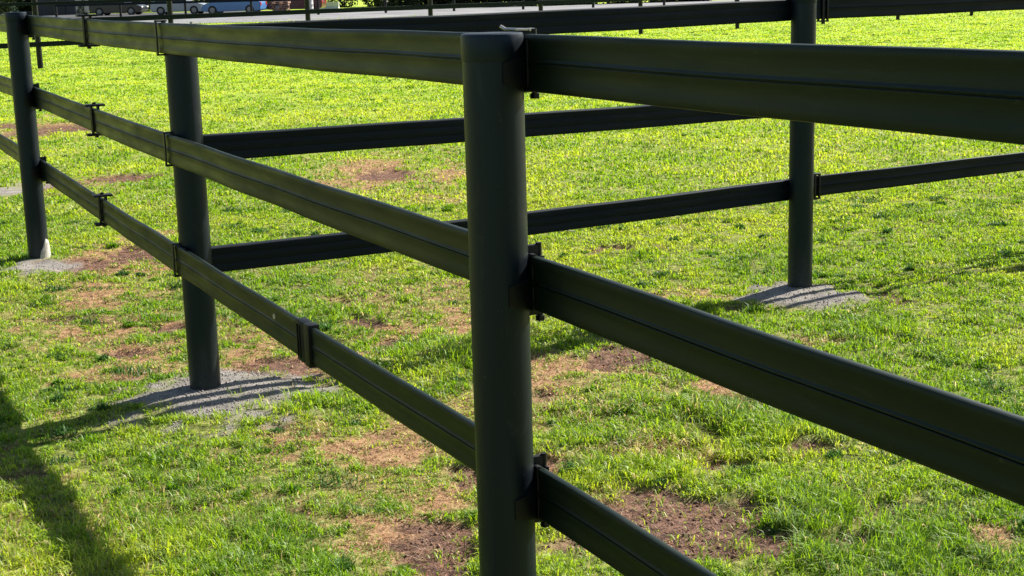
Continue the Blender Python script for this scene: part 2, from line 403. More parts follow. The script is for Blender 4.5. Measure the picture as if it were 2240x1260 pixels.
def lawn(n, y0, y1, e, xh, L, Wf):
    x, y = sample(n, y0, y1, e, xh)
    g, s, t = masks(x, y)
    cl = fbm(x, y, 3.2, 71, 3); fine = .55*vnoise(x, y, 15, 81)+.45*vnoise(x, y, 33, 83)
    p = 1-.992*np.clip(g*1.6, 0, 1); p *= 1-.93*s; p *= 1-np.clip(t*(.35+.75*vnoise(x, y, 11, 87)), 0, .9); p *= .18+.82*np.clip((fine-.26)*3.2, 0, 1)
    yn = np.clip(1.5-y/14, 0, 1)
    hole = np.clip((fbm(x, y, 7, 91, 2)-.60)*6, 0, .7)*yn; p *= 1-hole
    k = rs.rand(n) < p; x, y, t, s, cl, fine = x[k], y[k], t[k], s[k], cl[k], fine[k]
    m = len(x)
    Ls = L*(.45+1.1*cl)*(.25+1.75*fine)*(1-.4*t)
    for cx, cy, r, hgt in TUFT: Ls = Ls+hgt*np.exp(-((x-cx)**2+(y-cy)**2)/r**2)*(.4+.6*rs.rand(m))
    Wd = Wf*(y/4)**.75*(.7+.6*rs.rand(m))
    return blades(x, y, Ls, Wd, .75+.5*t, tint_of(x, y, t, m))
parts = [lawn(760000, 3.3, 12, 1.35, lambda y: y*.40+.5, .024, .0036),
         lawn(420000, 12, 46, 1.9, lambda y: y*.40+.5, .030, .0050),
         lawn(150000, 46, 86, 2.2, lambda y: y*.40+.5, .035, .0050)]
def clumps(nc, y0, y1, e, nb):
    cx, cy = sample(nc, y0, y1, e, lambda y: y*.40+.5); g, s, t = masks(cx, cy); k = (s < .3) & (g < .3); cx, cy = cx[k], cy[k]; nc = len(cx)
    rad = (.02+.09*rs.rand(nc)**2)*(cy/6)**.5; i = np.repeat(np.arange(nc), nb)
    a = rs.rand(len(i))*2*np.pi; q = np.sqrt(rs.rand(len(i))); x = cx[i]+np.cos(a)*q*rad[i]*1.3; y = cy[i]+np.sin(a)*q*rad[i]
    hh = (.030+.040*rs.rand(nc)**2)[i]*(1-.5*q); kind = rs.rand(nc)[i][:, None]
    c = np.where(kind < .35, np.array([.05, .13, .03]), np.where(kind < .7, np.array([.10, .22, .02]), np.array([.24, .38, .05])))*(.7+.6*rs.rand(len(i), 1))
    return blades(x, y, hh, .0038*(y/4)**.75, np.full(len(i), .8), np.concatenate([c, np.ones((len(i), 1))], 1))
parts.append(clumps(900, 3.4, 12, .6, 90)); parts.append(clumps(1500, 12, 50, .8, 40))
grass = build_blades('grass', parts, M_LEAF); tag(grass, 'short backlit lawn grass growing thick and thin over the paddock', 'grass', kind='stuff')
# dead straw lying in the bare and worn spots
x, y = sample(170000, 3.3, 22, 1.0, lambda y: y*.38+.4); g, s, t = masks(x, y)
k = rs.rand(len(x)) < np.clip(.03+s*.75+t*.9-g*.9, 0, 1); x, y = x[k], y[k]; n = len(x)
tc_ = np.array([.44, .27, .15])*(.2+1.1*rs.rand(n, 1)); tc_ = np.concatenate([tc_, np.ones((n, 1))], 1)
straw = build_blades('dead_grass', [blades(x, y, np.full(n, .045), .0026*(y/4)**.6, np.ones(n), tc_, flat=1)], M_LEAF)
tag(straw, 'dry straw coloured dead grass lying flat in the bare spots', 'dead grass', kind='stuff')

# loose grey grit around the post bases
def grit():
    vs = []; fs = []; cs = []
    ico = np.array([(1, 0, 0), (-1, 0, 0), (0, 1, 0), (0, -1, 0), (0, 0, 1), (0, 0, -1)], float)
    fc = np.array([(0, 2, 4), (2, 1, 4), (1, 3, 4), (3, 0, 4), (2, 0, 5), (1, 2, 5), (3, 1, 5), (0, 3, 5)])
    pts = []
    for (cx, cy, rx, ry, n) in ((-1.38, 6.2, .55, .62, 16000), (1.66, 7.85, .5, .6, 9000), (-3.15, 9.65, .5, .6, 6000)):
        a = rs.rand(n)*2*np.pi; r = np.sqrt(rs.rand(n)); x = cx+rx*r*np.cos(a); y = cy+ry*r*np.sin(a)
        g = masks(x, y)[0]; k = rs.rand(n) < g*.9+.04; pts.append(np.stack([x[k], y[k]], 1))
    p = np.concatenate(pts); n = len(p); sz = .0011+.0048*rs.rand(n)**7
    z = height(p[:, 0], p[:, 1]); ctr = np.stack([p[:, 0], p[:, 1], z+sz*.3], 1)
    v = ctr[:, None, :]+ico[None]*sz[:, None, None]*(.7+.6*rs.rand(n, 6, 1)); 
    f = (fc[None]+(np.arange(n)*6)[:, None, None]).reshape(-1, 3)
    me = fast_mesh('gravel', v.reshape(-1, 3), f.ravel(), np.full(len(f), 3))
    m, nt, b = newmat('grey_grit'); at = N(nt, 'ShaderNodeAttribute', attribute_name='tint'); nt.links.new(at.outputs['Color'], b.inputs['Base Color']); b.inputs['Roughness'].default_value = .9
    me.materials.append(m)
    c = np.array([.28, .26, .235])*(.45+1.0*rs.rand(n, 1)); c = np.concatenate([c, np.ones((n, 1))], 1)
    ca = me.color_attributes.new('tint', 'FLOAT_COLOR', 'POINT'); ca.data.foreach_set('color', np.repeat(c[:, None], 6, 1).astype(np.float32).ravel())
    o = bpy.data.objects.new('gravel', me); col.objects.link(o)
    tag(o, 'loose grey grit spilled around the feet of the posts', 'gravel', kind='stuff')
grit()
# crumbs of earth and long dry stalks in the worn spots
def crumbs():
    ico = np.array([(1, 0, 0), (-1, 0, 0), (0, 1, 0), (0, -1, 0), (0, 0, 1), (0, 0, -1)], float)
    fc = np.array([(0, 2, 4), (2, 1, 4), (1, 3, 4), (3, 0, 4), (2, 0, 5), (1, 2, 5), (3, 1, 5), (0, 3, 5)])
    x, y = sample(120000, 3.4, 11, 1.0, lambda y: y*.38+.4); g, s_, t = masks(x, y); k = rs.rand(len(x)) < np.clip(s_*.7+t*.10-g, 0, 1)*np.clip((vnoise(x, y, 9, 99)-.3)*3, .1, 1); x, y = x[k], y[k]; n = len(x)
    sz = .0015+.007*rs.rand(n)**4; ctr = np.stack([x, y, height(x, y)+sz*.35], 1)
    v = ctr[:, None, :]+ico[None]*sz[:, None, None]*(.55+.8*rs.rand(n, 6, 1))
    f = (fc[None]+(np.arange(n)*6)[:, None, None]).reshape(-1, 3)
    me = fast_mesh('soil_crumbs', v.reshape(-1, 3), f.ravel(), np.full(len(f), 3))
    m, nt, b = newmat('earth_crumb'); at = N(nt, 'ShaderNodeAttribute', attribute_name='tint'); nt.links.new(at.outputs['Color'], b.inputs['Base Color']); b.inputs['Roughness'].default_value = .95
    me.materials.append(m); c = np.array([.22, .13, .09])*(.35+1.2*rs.rand(n, 1)); c = np.concatenate([c, np.ones((n, 1))], 1)
    ca = me.color_attributes.new('tint', 'FLOAT_COLOR', 'POINT'); ca.data.foreach_set('color', np.repeat(c[:, None], 6, 1).astype(np.float32).ravel())
    o = bpy.data.objects.new('soil_crumbs', me); col.objects.link(o)
    tag(o, 'crumbs of brown earth scattered over the worn bare spots', 'soil crumbs', kind='stuff')
    x, y = sample(9000, 3.4, 11, 1.0, lambda y: y*.38+.4); g, s_, t = masks(x, y); k = rs.rand(len(x)) < np.clip(s_*.8+t*.5+.04-g, 0, 1); x, y = x[k], y[k]; n = len(x)
    tc = np.array([.60, .50, .34])*(.5+.8*rs.rand(n, 1)); tc = np.concatenate([tc, np.ones((n, 1))], 1)
    o = build_blades('dry_stalks', [blades(x, y, np.full(n, .085), .0022, np.ones(n), tc, flat=1)], M_LEAF)
    tag(o, 'long pale dry stalks strewn across the worn bare spots', 'dry stalks', kind='stuff')
crumbs()

# ------------------------------------------------------------------ fence parts
PR = .0697
def make_post(parent, p, top, zb=0.0, cap=True, r=PR, seg=64, mat=None):
    bm = bmesh.new(); lathe(bm, [(r, -.3), (r, top-.02)], seg)
    o = bm_obj('post', bm, mat or M_POST, parent, Matrix.Translation((p[0], p[1], zb)), smooth=35)
    bm = bmesh.new()
    rc = r+.0022 if cap else r
    lathe(bm, [(r+.0004, top-.062), (rc-.0012, top-.062), (rc, top-.058), (rc, top-.007), (rc-.0015, top-.002), (rc-.005, top), (rc*.55, top+.0006), (.004, top+.0008)], seg)
    c = bm_obj('post_cap', bm, mat or M_POST, o, smooth=35)
    return o
# cross-section of the flexible rail: half thickness at height fraction (0 bottom .. 1 top)
HALF = [(0, .0055), (.012, .0085), (.05, .0106), (.12, .0110), (.19, .0095), (.27, .0083), (.36, .0083), (.42, .0096), (.462, .0112), (.480, .0116), (.490, .0108), (.497, .0076), (.504, .0076), (.512, .0108), (.526, .0118), (.548, .0110), (.565, .0094), (.572, .0090), (.60, .0090), (.68, .0083), (.77, .0083), (.84, .0096), (.90, .0110), (.955, .0106), (.988, .0085), (1, .0055)]
FLAT = [(0, .016), (.02, .021), (.05, .023), (.30, .0235), (.33, .022), (.36, .0235), (.66, .0235), (.69, .022), (.72, .0235), (.95, .023), (.98, .021), (1, .016)]
def make_rail(parent, a, b, wd, mat, name='rail', sag=.004, thick=1.0, n=18, prof=None):
    """a, b: end points of the top edge"""
    a = Vector(a); b = Vector(b); m = frame_xy(a, b-a); L = (b-a).length
    prof = prof or HALF
    loop = [(h*thick, -wd+f*wd) for f, h in prof]+[(-h*thick, -wd+f*wd) for f, h in reversed(prof)]
    vs = []; fs = []; k = len(loop)
    for i in range(n+1):
        t = i/n; dz = -sag*4*t*(1-t)+(.0010*math.sin(i*1.1+a.x*5) if 0 < i < n else 0); dy = .0018*math.sin(i*1.3+a.z*9); tw = .014*math.sin(i*.9+a.z*4+a.x)
        for (yy, zz) in loop: vs.append((t*L, yy+dy+tw*(zz+wd/2), zz+dz))
    for i in range(n):
        for j in range(k):
            fs.append((i*k+j, i*k+(j+1) % k, (i+1)*k+(j+1) % k, (i+1)*k+j))
    fs.append(tuple(range(k-1, -1, -1))); fs.append(tuple(range(n*k, n*k+k)))
    o = link_mesh(name, vs, fs, mat, parent, m, smooth=True)
    try: o.data.set_sharp_from_angle(angle=R(28))
    except Exception: pass
    return o
def end_bracket(parent, p, n, d, ztop, wd, handle=False):
    """anchor on the far side of a post. n: side direction the rail is on, d: along the rail, away from which the tail lies"""
    n = Vector((n[0], n[1], 0)).normalized(); d = Vector((d[0], d[1], 0)).normalized()
    m = Matrix((d, n, Vector((0, 0, 1)))).transposed().to_4x4(); m.translation = Vector((p[0], p[1], ztop-wd/2))
    hgt = wd+(.010 if handle else .040)
    bm = bmesh.new()
    # saddle strap hugging the post
    seg = 20; ro = PR+.0045
    rings = []
    for i in range(seg+1):
        a = R(-6)+R(186)*i/seg; c, s = math.cos(a), math.sin(a)
        hh = .036*(1-.35*abs(2*i/seg-1)**3)
        rings.append([bm.verts.new((c*r_, s*r_, z_)) for r_, z_ in ((PR-.001, -hh-.02), (ro, -hh-.02), (ro, hh-.02), (PR-.001, hh-.02))])
    for i in range(seg):
        for j in range(4): bm.faces.new((rings[i][j], rings[i][(j+1) % 4], rings[i+1][(j+1) % 4], rings[i+1][j]))
    bm.faces.new(rings[0][::-1]); bm.faces.new(rings[-1])
    # cheek plates either side of the rail
    box(bm, (.012, PR+.002, 0), (.060, .012, hgt*.80), bev=.003)
    box(bm, (.016, PR+.031, 0), (.034, .007, hgt*.70), bev=.002)
    box(bm, (.008, PR+.012, 0), (.016, .046, hgt), bev=.003)
    o = bm_obj('bracket', bm, M_BLACK, parent, m, smooth=40)
    bm = bmesh.new(); cyl(bm, (.010, PR+.030, -hgt/2-.012), (.010, PR+.030, hgt/2+.004), .0075, seg=14)
    cyl(bm, (.010, PR+.030, -hgt/2-.015), (.010, PR+.030, -hgt/2-.003), .012, seg=6)
    bm_obj('pin', bm, M_BLACK, o, smooth=40)
    if handle:
        bm = bmesh.new(); z = hgt/2+.002
        cyl(bm, (-.050, PR-.014, z+.002), (.016, PR+.020, z), .0034, seg=10)
        cyl(bm, (-.050, PR-.014, z+.002), (-.061, PR-.020, z+.008), .0040, seg=10)
        box(bm, (.004, PR+.012, z+.001), (.02, .04, .005), bev=.001)
        bm_obj('handle', bm, M_STEEL, o, smooth=40)
    for z in (.018, -.026):
        bm = bmesh.new(); cyl(bm, (.030, PR+.034, z), (.030, PR+.039, z), .008, seg=6); bm_obj('bolt', bm, M_STEEL, o, smooth=30)
    return o
def strap_bracket(parent, p, n, d, ztop, wd):
    """U strap that holds a passing rail on the near side of a post"""
    n = Vector((n[0], n[1], 0)).normalized(); d = Vector((d[0], d[1], 0)).normalized()
    m = Matrix((d, n, Vector((0, 0, 1)))).transposed().to_4x4(); m.translation = Vector((p[0], p[1], ztop-wd/2))
    bm = bmesh.new(); h = wd+.022
    box(bm, (0, PR+.030, 0), (.026, .006, h), bev=.0015)
    box(bm, (0, PR+.008, h/2-.004), (.026, .05, .007), bev=.0015)
    box(bm, (0, PR+.008, -h/2+.004), (.026, .05, .007), bev=.0015)
    box(bm, (0, PR-.004, 0), (.05, .012, h*.9), bev=.002)
    return bm_obj('rail_strap', bm, M_BLACK, parent, m, smooth=40)
def tensioner(parent, c, d, wd):
    """I shaped in-line buckle clamped over the rail; c: centre of rail top edge"""
    d = Vector((d[0], d[1], 0)).normalized(); n = Vector((-d.y, d.x, 0))
    m = Matrix((d, n, Vector((0, 0, 1)))).transposed().to_4x4(); m.translation = Vector((c[0], c[1], c[2]-wd/2))
    bm = bmesh.new(); h = wd+.030
    for x in (-.017, .017): 
        for s in (-1, 1): box(bm, (x, s*.018, 0), (.016, .010, h), bev=.002)
    for s in (-1, 1):
        box(bm, (0, 0, s*(h/2)), (.075, .105, .011), bev=.003)
    o = bm_obj('tensioner', bm, M_BLACK, parent, m, smooth=40)
    for z in (h/2+.004, -h/2-.016):
        bm = bmesh.new(); cyl(bm, (0, 0, z), (0, 0, z+.012), .011, seg=6); bm_obj('bolt', bm, M_BLACK, o, smooth=30)
    return o

# ---- fence A: the run that passes close to the camera
P1 = Vector((-.0295, 3.3213)); P2 = Vector((-1.4125, 6.3618)); P3 = Vector((-3.2593, 9.8122)); P4 = Vector((1.6688, 8.1756))
nA = Vector((.91026, .41403)); nB = Vector((-.50730, .86177)); RO = .0777
uA = (P1-P2).normalized(); uB = (P4-P2).normalized()
WA = .1298; WB = .1193
tP1 = (1.683, 1.1714, .6500); tP2 = (1.6671, 1.1862, .6911); tP3 = (1.6693, 1.1909, .6963)
a1 = P1+nA*RO; a2 = P2-nA*RO; a3 = P3+nA*RO
dirR = (a1-a2)  # the rails run on in the same line past the near post
a0 = a1+dirR*1.02
a4 = a3+(a3-a2)
P0 = a0-nA*RO
PL = P3+(P3-P2)
fa = empty('paddock_fence', (P1.x, P1.y, 0), 'dark green three rail fence crossing the foreground, with the nearest round capped post', 'fence')
def inv(par, m=None): return par
def local(v, par): return Vector(v)-par.location
class Sub:  # builds under a parent whose frame is a pure translation
    pass
def P_(par, p): return (p[0]-par.location.x, p[1]-par.location.y)
def V3(par, p, z): q = P_(par, p); return (q[0], q[1], z)
make_post(fa, P_(fa, P1), 1.6862); make_post(fa, P_(fa, P2), 1.615); make_post(fa, P_(fa, P3), 1.690)
make_post(fa, P_(fa, P0), 1.690); make_post(fa, P_(fa, PL), 1.66)
dz_left = (0, .010, .010)
for k in range(3):
    make_rail(fa, V3(fa, a2, tP2[k]), V3(fa, a1, tP1[k]+dz_left[k]), WA, M_RAIL)
    make_rail(fa, V3(fa, a3, tP3[k]), V3(fa, a2, tP2[k]), WA, M_RAIL)
    make_rail(fa, V3(fa, a1+uA*.012, tP1[k]-.002), V3(fa, a0, 2*tP1[k]-tP2[k]), WA, M_RAIL)
    make_rail(fa, V3(fa, a4, 2*tP3[k]-tP2[k]+(-.012, .0, .0)[k]), V3(fa, a3-(a3-a2).normalized()*-.012, tP3[k]), WA, M_RAIL)
    end_bracket(fa, P_(fa, P1), nA, uA, tP1[k], WA, handle=(k == 0))
    end_bracket(fa, P_(fa, P3), nA, (a2-a3).normalized(), tP3[k], WA)
    strap_bracket(fa, P_(fa, P2), -nA, uA, tP2[k], WA)
    s = .553; c = a3+(a2-a3)*s; z = tP3[k]+(tP2[k]-tP3[k])*s
    tensioner(fa, V3(fa, c, z), uA, WA)
# joining sleeve and pale plug on the lowest rail
s = .508; c = a2+(a1-a2)*s; z = tP2[2]+(tP1[2]+.01-tP2[2])*s-.004
dr = Vector(((a1-a2).x, (a1-a2).y, tP1[2]-tP2[2])).normalized()
mj = frame_xy(V3(fa, c, z-WA/2), dr)
bm = bmesh.new(); box(bm, (-.022, 0, 0), (.078, .036, WA+.016), bev=.004)
jo = bm_obj('joining_sleeve', bm, M_RAILB, fa, mj, smooth=40)
bm = bmesh.new(); box(bm, (.049, 0, 0), (.050, .042, WA+.020), bev=.004)
for x in (-.045, -.02): box(bm, (x, -.019, 0), (.004, .006, WA*.9), bev=.001); box(bm, (x, .019, 0), (.004, .006, WA*.9), bev=.001)
bm_obj('clamp', bm, M_BLACK, jo, smooth=40)
s = .411; c = a2+(a1-a2)*s; z = tP2[2]+(tP1[2]+.01-tP2[2])*s
mp = frame_xy(V3(fa, c, z-.044), dr); bm = bmesh.new()
for sgn in (-1, 1): cyl(bm, (0, sgn*.006, 0), (0, sgn*.012, 0), .012, .010, seg=18)
bm_obj('plug', bm, M_PALE, fa, mp, smooth=40)
# dried cement on the foot of the left post
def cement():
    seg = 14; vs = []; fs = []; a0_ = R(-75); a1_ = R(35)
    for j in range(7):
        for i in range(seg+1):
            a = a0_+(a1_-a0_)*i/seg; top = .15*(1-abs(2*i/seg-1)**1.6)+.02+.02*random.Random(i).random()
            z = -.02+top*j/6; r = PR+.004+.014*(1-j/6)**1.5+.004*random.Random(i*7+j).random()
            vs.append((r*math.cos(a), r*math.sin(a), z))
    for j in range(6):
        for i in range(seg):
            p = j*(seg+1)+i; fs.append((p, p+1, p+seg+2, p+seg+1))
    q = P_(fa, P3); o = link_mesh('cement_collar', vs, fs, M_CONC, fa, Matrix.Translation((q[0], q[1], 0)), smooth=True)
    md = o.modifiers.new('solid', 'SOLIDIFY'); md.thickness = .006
cement()

# ---- fence B: the cross run behind it, from the middle post to the right
fb = empty('cross_fence', (P4.x, P4.y, 0), 'dark three rail fence running right from the middle post to the post on the lawn', 'fence')
make_post(fb, P_(fb, P4), 1.70)
b2 = P2+nB*RO; b4 = P4+nB*RO
tB2 = (1.6485, 1.1662, .6550); tB4 = (1.6609, 1.1283, .6449)
_a = math.atan2(uB.y, uB.x)-R(1); uB2 = Vector((math.cos(_a), math.sin(_a))); P5b = P4+uB2*(P4-P2).length; b5 = P5b+Vector((-uB2.y, uB2.x))*RO
make_post(fb, P_(fb, P5b), 1.70)
for k in range(3):
    make_rail(fb, V3(fb, b2+uB*.06, tB2[k]), V3(fb, b4, tB4[k]), WB, M_RAILB, sag=(.004, .004, .012)[k], prof=FLAT)
    make_rail(fb, V3(fb, b4, tB4[k]), V3(fb, b5, tB4[k]+.005), WB, M_RAILB)
    # twin upright clamp bars just right of the post
    c = P4+uB*(.175 if k == 2 else .215)
    m = Matrix((uB.to_3d(), nB.to_3d(), Vector((0, 0, 1)))).transposed().to_4x4(); m.translation = Vector(V3(fb, c, tB4[k]-WB/2))
    bm = bmesh.new()
    for x in (-.017, .017):
        for y in (RO-.019, RO+.019): box(bm, (x, y, 0), (.014, .008, WB+.03), bev=.002)
    for s in (-1, 1): box(bm, (0, RO, s*(WB/2+.012)), (.052, .048, .008), bev=.002)
    bm_obj('tensioner', bm, M_BLACK, fb, m, smooth=40)
    # plate that fixes the rail's near end to the middle post
    m = Matrix((uB.to_3d(), nB.to_3d(), Vector((0, 0, 1)))).transposed().to_4x4(); m.translation = Vector(V3(fb, P2, tB2[k]-WB/2))
    bm = bmesh.new(); box(bm, (.085, RO-.006, 0), (.014, .030, WB+.012), bev=.002); box(bm, (.055, RO-.003, 0), (.06, .010, WB*.8), bev=.002)
    o = bm_obj('bracket', bm, M_BLACK, fb, m, smooth=40)
    bm = bmesh.new(); cyl(bm, (.085, RO+.005, WB/2+.004), (.085, RO+.005, WB/2+.016), .007, seg=10)
    bm_obj('pin', bm, M_STEEL, o, smooth=40)

# ---- fence C: far side of the paddock, 4 m bays
C0 = Vector((-11.6, 36.4)); dC = Vector((.82, .57)).normalized()
fc = empty('far_fence', (C0.x, C0.y, 0), 'distant thin three rail fence closing the far side of the lawn', 'fence')
first = make_post(fc, (0, 0), 1.69, seg=16, mat=M_BLACK)
sC = [-8, -4, 3.5, 7.5, 11.5, 15.5, 19.5, 23.8, 28, 32, 36.3, 40.5, 44.5, 48.5]
for s in sC:
    q = dC*s; o = first.copy(); col.objects.link(o); o.parent = fc; o.location = (q.x, q.y, 0)
    for ch in first.children:
        c2 = ch.copy(); col.objects.link(c2); c2.parent = o
allS = sorted(sC+[0])
for k, z in enumerate((1.625, 1.20, .66)):
    for i in range(len(allS)-1):
        p = dC*allS[i]; q = dC*allS[i+1]
        make_rail(fc, (p.x-dC.y*-.08, p.y-dC.x*.08, z), (q.x-dC.y*-.08, q.y-dC.x*.08, z), (.075 if k == 0 else .125), M_RAILB, n=1, sag=0)

# ---- fence D: roadside fence in front of the parked cars
D0 = Vector((-30, 98.5)); dD = Vector((15, -2.0)).normalized()
fd = empty('roadside_fence', (D0.x, D0.y, 0), 'thin dark rail fence along the pale road, in front of the parked cars', 'fence')
first = make_post(fd, (0, 0), 1.69, seg=12, r=.085, mat=M_BLACK)
nD = 16
for i in range(1, nD):
    q = dD*(i*4.5); o = first.copy(); col.objects.link(o); o.parent = fd; o.location = (q.x, q.y, 0)
    for ch in first.children:
        c2 = ch.copy(); col.objects.link(c2); c2.parent = o
for z in (1.62, 1.14):
    for i in range(6):
        p = dD*(i*4.5); q = dD*((i+1)*4.5)
        make_rail(fd, (p.x, p.y-.1, z), (q.x, q.y-.1, z), .16, M_RAILB, n=1, sag=0)

# ------------------------------------------------------------------ parked cars, sheds and shrubs beyond the road
M_TYRE = plain('tyre_rubber', (.02, .02, .02), .85)
M_RIM = plain('alloy_rim', (.22, .22, .23), .45, metal=.8)
M_GLASS = plain('car_glass', (.02, .025, .03), .08, var=.1)
M_LAMP = plain('lamp_lens', (.75, .75, .72), .15)
M_RED = plain('tail_lens', (.45, .02, .02), .2)
def car(x, y, rz, label, paint, kind='hatch', L=4.4, H=1.48):
    t = empty('parked_car', (x, y, 0), label, 'car', 'cars parked along the pale road', rz)
    W2 = .88
    low = [(-L/2, .45), (-L/2+.03, .28), (-L/2+.35, .22), (L/2-.3, .22), (L/2-.02, .30), (L/2, .52), (L/2-.08, .72), (L/2-.5, .84), (L/2-1.15, .93), (-L/2+.15, .98), (-L/2, .80)]
    bm = bmesh.new()
    def slab(prof, half, inset=0.0):
        A = [bm.verts.new((px, -half, pz)) for px, pz in prof]; B = [bm.verts.new((px, half, pz)) for px, pz in prof]; n = len(prof)
        bm.faces.new(A); bm.faces.new(B[::-1])
        for i in range(n): bm.faces.new((A[i], B[i], B[(i+1) % n], A[(i+1) % n]))
    slab(low, W2)
    bmesh.ops.bevel(bm, geom=bm.edges[:], offset=.05, segments=2, affect='EDGES')
    back = -L/2+.12 if kind == 'hatch' else -L/2+.75
    cab = [(back, .95), (back+.28, H-.05), (back+.6, H), (L/2-2.15, H-.02), (L/2-1.25, .93)]
    A = [bm.verts.new((px, -W2+.06-(-.12 if pz > 1.1 else 0), pz)) for px, pz in cab]; B = [bm.verts.new((px, W2-.06-(.12 if pz > 1.1 else 0), pz)) for px, pz in cab]
    bm.faces.new(A); bm.faces.new(B[::-1])
    for i in range(5): bm.faces.new((A[i], B[i], B[(i+1) % 5], A[(i+1) % 5]))
    bm_obj('body', bm, paint, t, smooth=35)
    for s in (-1, 1):
        bm = bmesh.new(); x0 = back+.22; x1 = L/2-1.45; xm = (x0+x1)/2
        for (xa, xb) in ((x0, xm-.05), (xm+.05, x1)):
            v = [bm.verts.new(c) for c in ((xa+.02, s*(W2-.075), .99), (xb, s*(W2-.075), .99), (xb-(.38 if xb == x1 else 0), s*(W2-.165), H-.12), (xa+.17, s*(W2-.165), H-.12))]
            v2 = [bm.verts.new((c.co.x, c.co.y+s*.015, c.co.z)) for c in v]
            bm.faces.new(v2); 
            for i in range(4): bm.faces.new((v[i], v[(i+1) % 4], v2[(i+1) % 4], v2[i]))
        bm_obj('side_window', bm, M_GLASS, t)
    for s in (-1, 1):
        for xx in (-L/2+.82, L/2-.86):
            bm = bmesh.new(); cyl(bm, (xx, s*(W2-.20), .33), (xx, s*(W2+.015), .33), .33, seg=28)
            wh = bm_obj('wheel', bm, M_TYRE, t, smooth=35)
            bm = bmesh.new(); cyl(bm, (xx, s*(W2+.0), .33), (xx, s*(W2+.03), .33), .21, .19, seg=20)
            bm_obj('rim', bm, M_RIM, wh, smooth=35)
    for s in (-1, 1):
        bm = bmesh.new(); box(bm, (L/2-.06, s*.62, .64), (.16, .34, .12), bev=.02); bm_obj('headlight', bm, M_LAMP, t)
        bm = bmesh.new(); box(bm, (-L/2+.03, s*.70, .72), (.10, .22, .26), bev=.02); bm_obj('tail_light', bm, M_RED, t)
    return t
car(-31.0, 118.5, R(-6), 'dark charcoal hatchback, the leftmost parked car, beside the navy shed', plain('charcoal_paint', (.02, .025, .035), .2, var=.05), L=4.3)
car(-25.0, 113.8, R(-5), 'silver white hatchback parked between the charcoal and the blue cars', plain('silver_paint', (.34, .37, .40), .25, var=.08), L=4.3)
car(-20.0, 109.0, R(173), 'blue sedan with a pale sill, rightmost parked car beside the brown pallets', plain('blue_paint', (.08, .20, .42), .22, var=.08), kind='sedan', L=4.5)
car(-15.6, 110.5, R(176), 'maroon hatchback parked behind the stack of brown pallets', plain('maroon_paint', (.09, .02, .03), .25, var=.08), L=4.2)
# shed
def shed(x, y, rz, w, d, h, label, mat, trim, ndoor):
    t = empty('shed', (x, y, 0), label, 'shed', None, rz)
    bm = bmesh.new(); box(bm, (0, 0, h/2), (w, d, h))
    # ribs of the metal cladding
    k = int(w/.3)
    for i in range(k+1): box(bm, (-w/2+.06+i*(w-.12)/k, -d/2-.012, h/2), (.05, .03, h-.02))
    bm_obj('wall', bm, mat, t)
    bm = bmesh.new()
    v = [(-w/2-.2, -d/2-.25, h+.003), (w/2+.2, -d/2-.25, h+.003), (w/2+.2, d/2+.2, h+.003), (-w/2-.2, d/2+.2, h+.003), (-w/2-.2, 0, h+.7), (w/2+.2, 0, h+.7)]
    b = [bm.verts.new(c) for c in v]
    for f in ((0, 1, 5, 4), (2, 3, 4, 5), (0, 4, 3), (1, 2, 5), (0, 3, 2, 1)): bm.faces.new([b[i] for i in f])
    bm_obj('roof', bm, trim, t)
    for i in range(ndoor):
        bm = bmesh.new(); box(bm, (-w/2+w*(i+.5)/ndoor, -d/2-.045, 1.05), (min(1.6, w*.5/ndoor+.4), .05, 2.1), bev=.01)
        dr_ = bm_obj('door', bm, trim, t); bm = bmesh.new(); box(bm, (-w/2+w*(i+.5)/ndoor+.3, -d/2-.085, 1.0), (.16, .03, .03)); bm_obj('handle', bm, M_STEEL, dr_)
M_NAVY = plain('navy_cladding', (.018, .026, .04), .5, var=.2, scale=2)
M_GREY = plain('grey_cladding', (.16, .19, .20), .55, var=.2, scale=2)
shed(-38.6, 129, R(-6), 3.4, 3.0, 2.4, 'dark navy metal shed standing beyond the road at the left', M_NAVY, plain('dark_trim', (.012, .016, .022), .5), 1)
shed(-55.5, 156, R(-6), 12, 6, 3.0, 'long grey metal stable block behind the left post, farthest building', M_GREY, plain('slate_trim', (.03, .035, .04), .5), 3)
# pallet stacks
M_PAL = plain('weathered_pallet_wood', (.22, .13, .09), .85, var=.4, scale=6)
def pallet_proto(x, y, z, rz, label):
    t = empty('pallet', (x, y, z), label, 'pallet', 'wooden pallets stacked beyond the road', rz)
    for i in range(6):
        bm = bmesh.new(); box(bm, (0, -.5+i*.2, .13), (1.2, .12, .022)); bm_obj('board', bm, M_PAL, t)
    for s in (-.55, 0, .55):
        bm = bmesh.new(); box(bm, (s, 0, .06), (.10, 1.1, .115)); bm_obj('bearer', bm, M_PAL, t)
    return t
def copy_tree(o, parent=None):
    c = o.copy(); col.objects.link(c); c.parent = parent
    for ch in list(o.children): copy_tree(ch, c)
    return c
pp = pallet_proto(-15.9, 104.6, 0, R(4), 'bottom wooden pallet of the stack beside the blue sedan')
for i, (dx, dz, rz, lb) in enumerate(((0.05, .145, 6, 'second wooden pallet up in the stack beside the blue sedan'), (-.04, .29, 1, 'third wooden pallet up in the stack beside the blue sedan'), (.03, .435, 8, 'fourth wooden pallet up in the stack beside the blue sedan'),
        (0, .58, 3, 'fifth wooden pallet up in the stack beside the blue sedan'), (.05, .725, -2, 'topmost wooden pallet of the stack beside the blue sedan'))):
    c = copy_tree(pp); c.location = (-15.9+dx, 104.6, dz); c.rotation_euler = (0, 0, R(rz)); c['label'] = lb
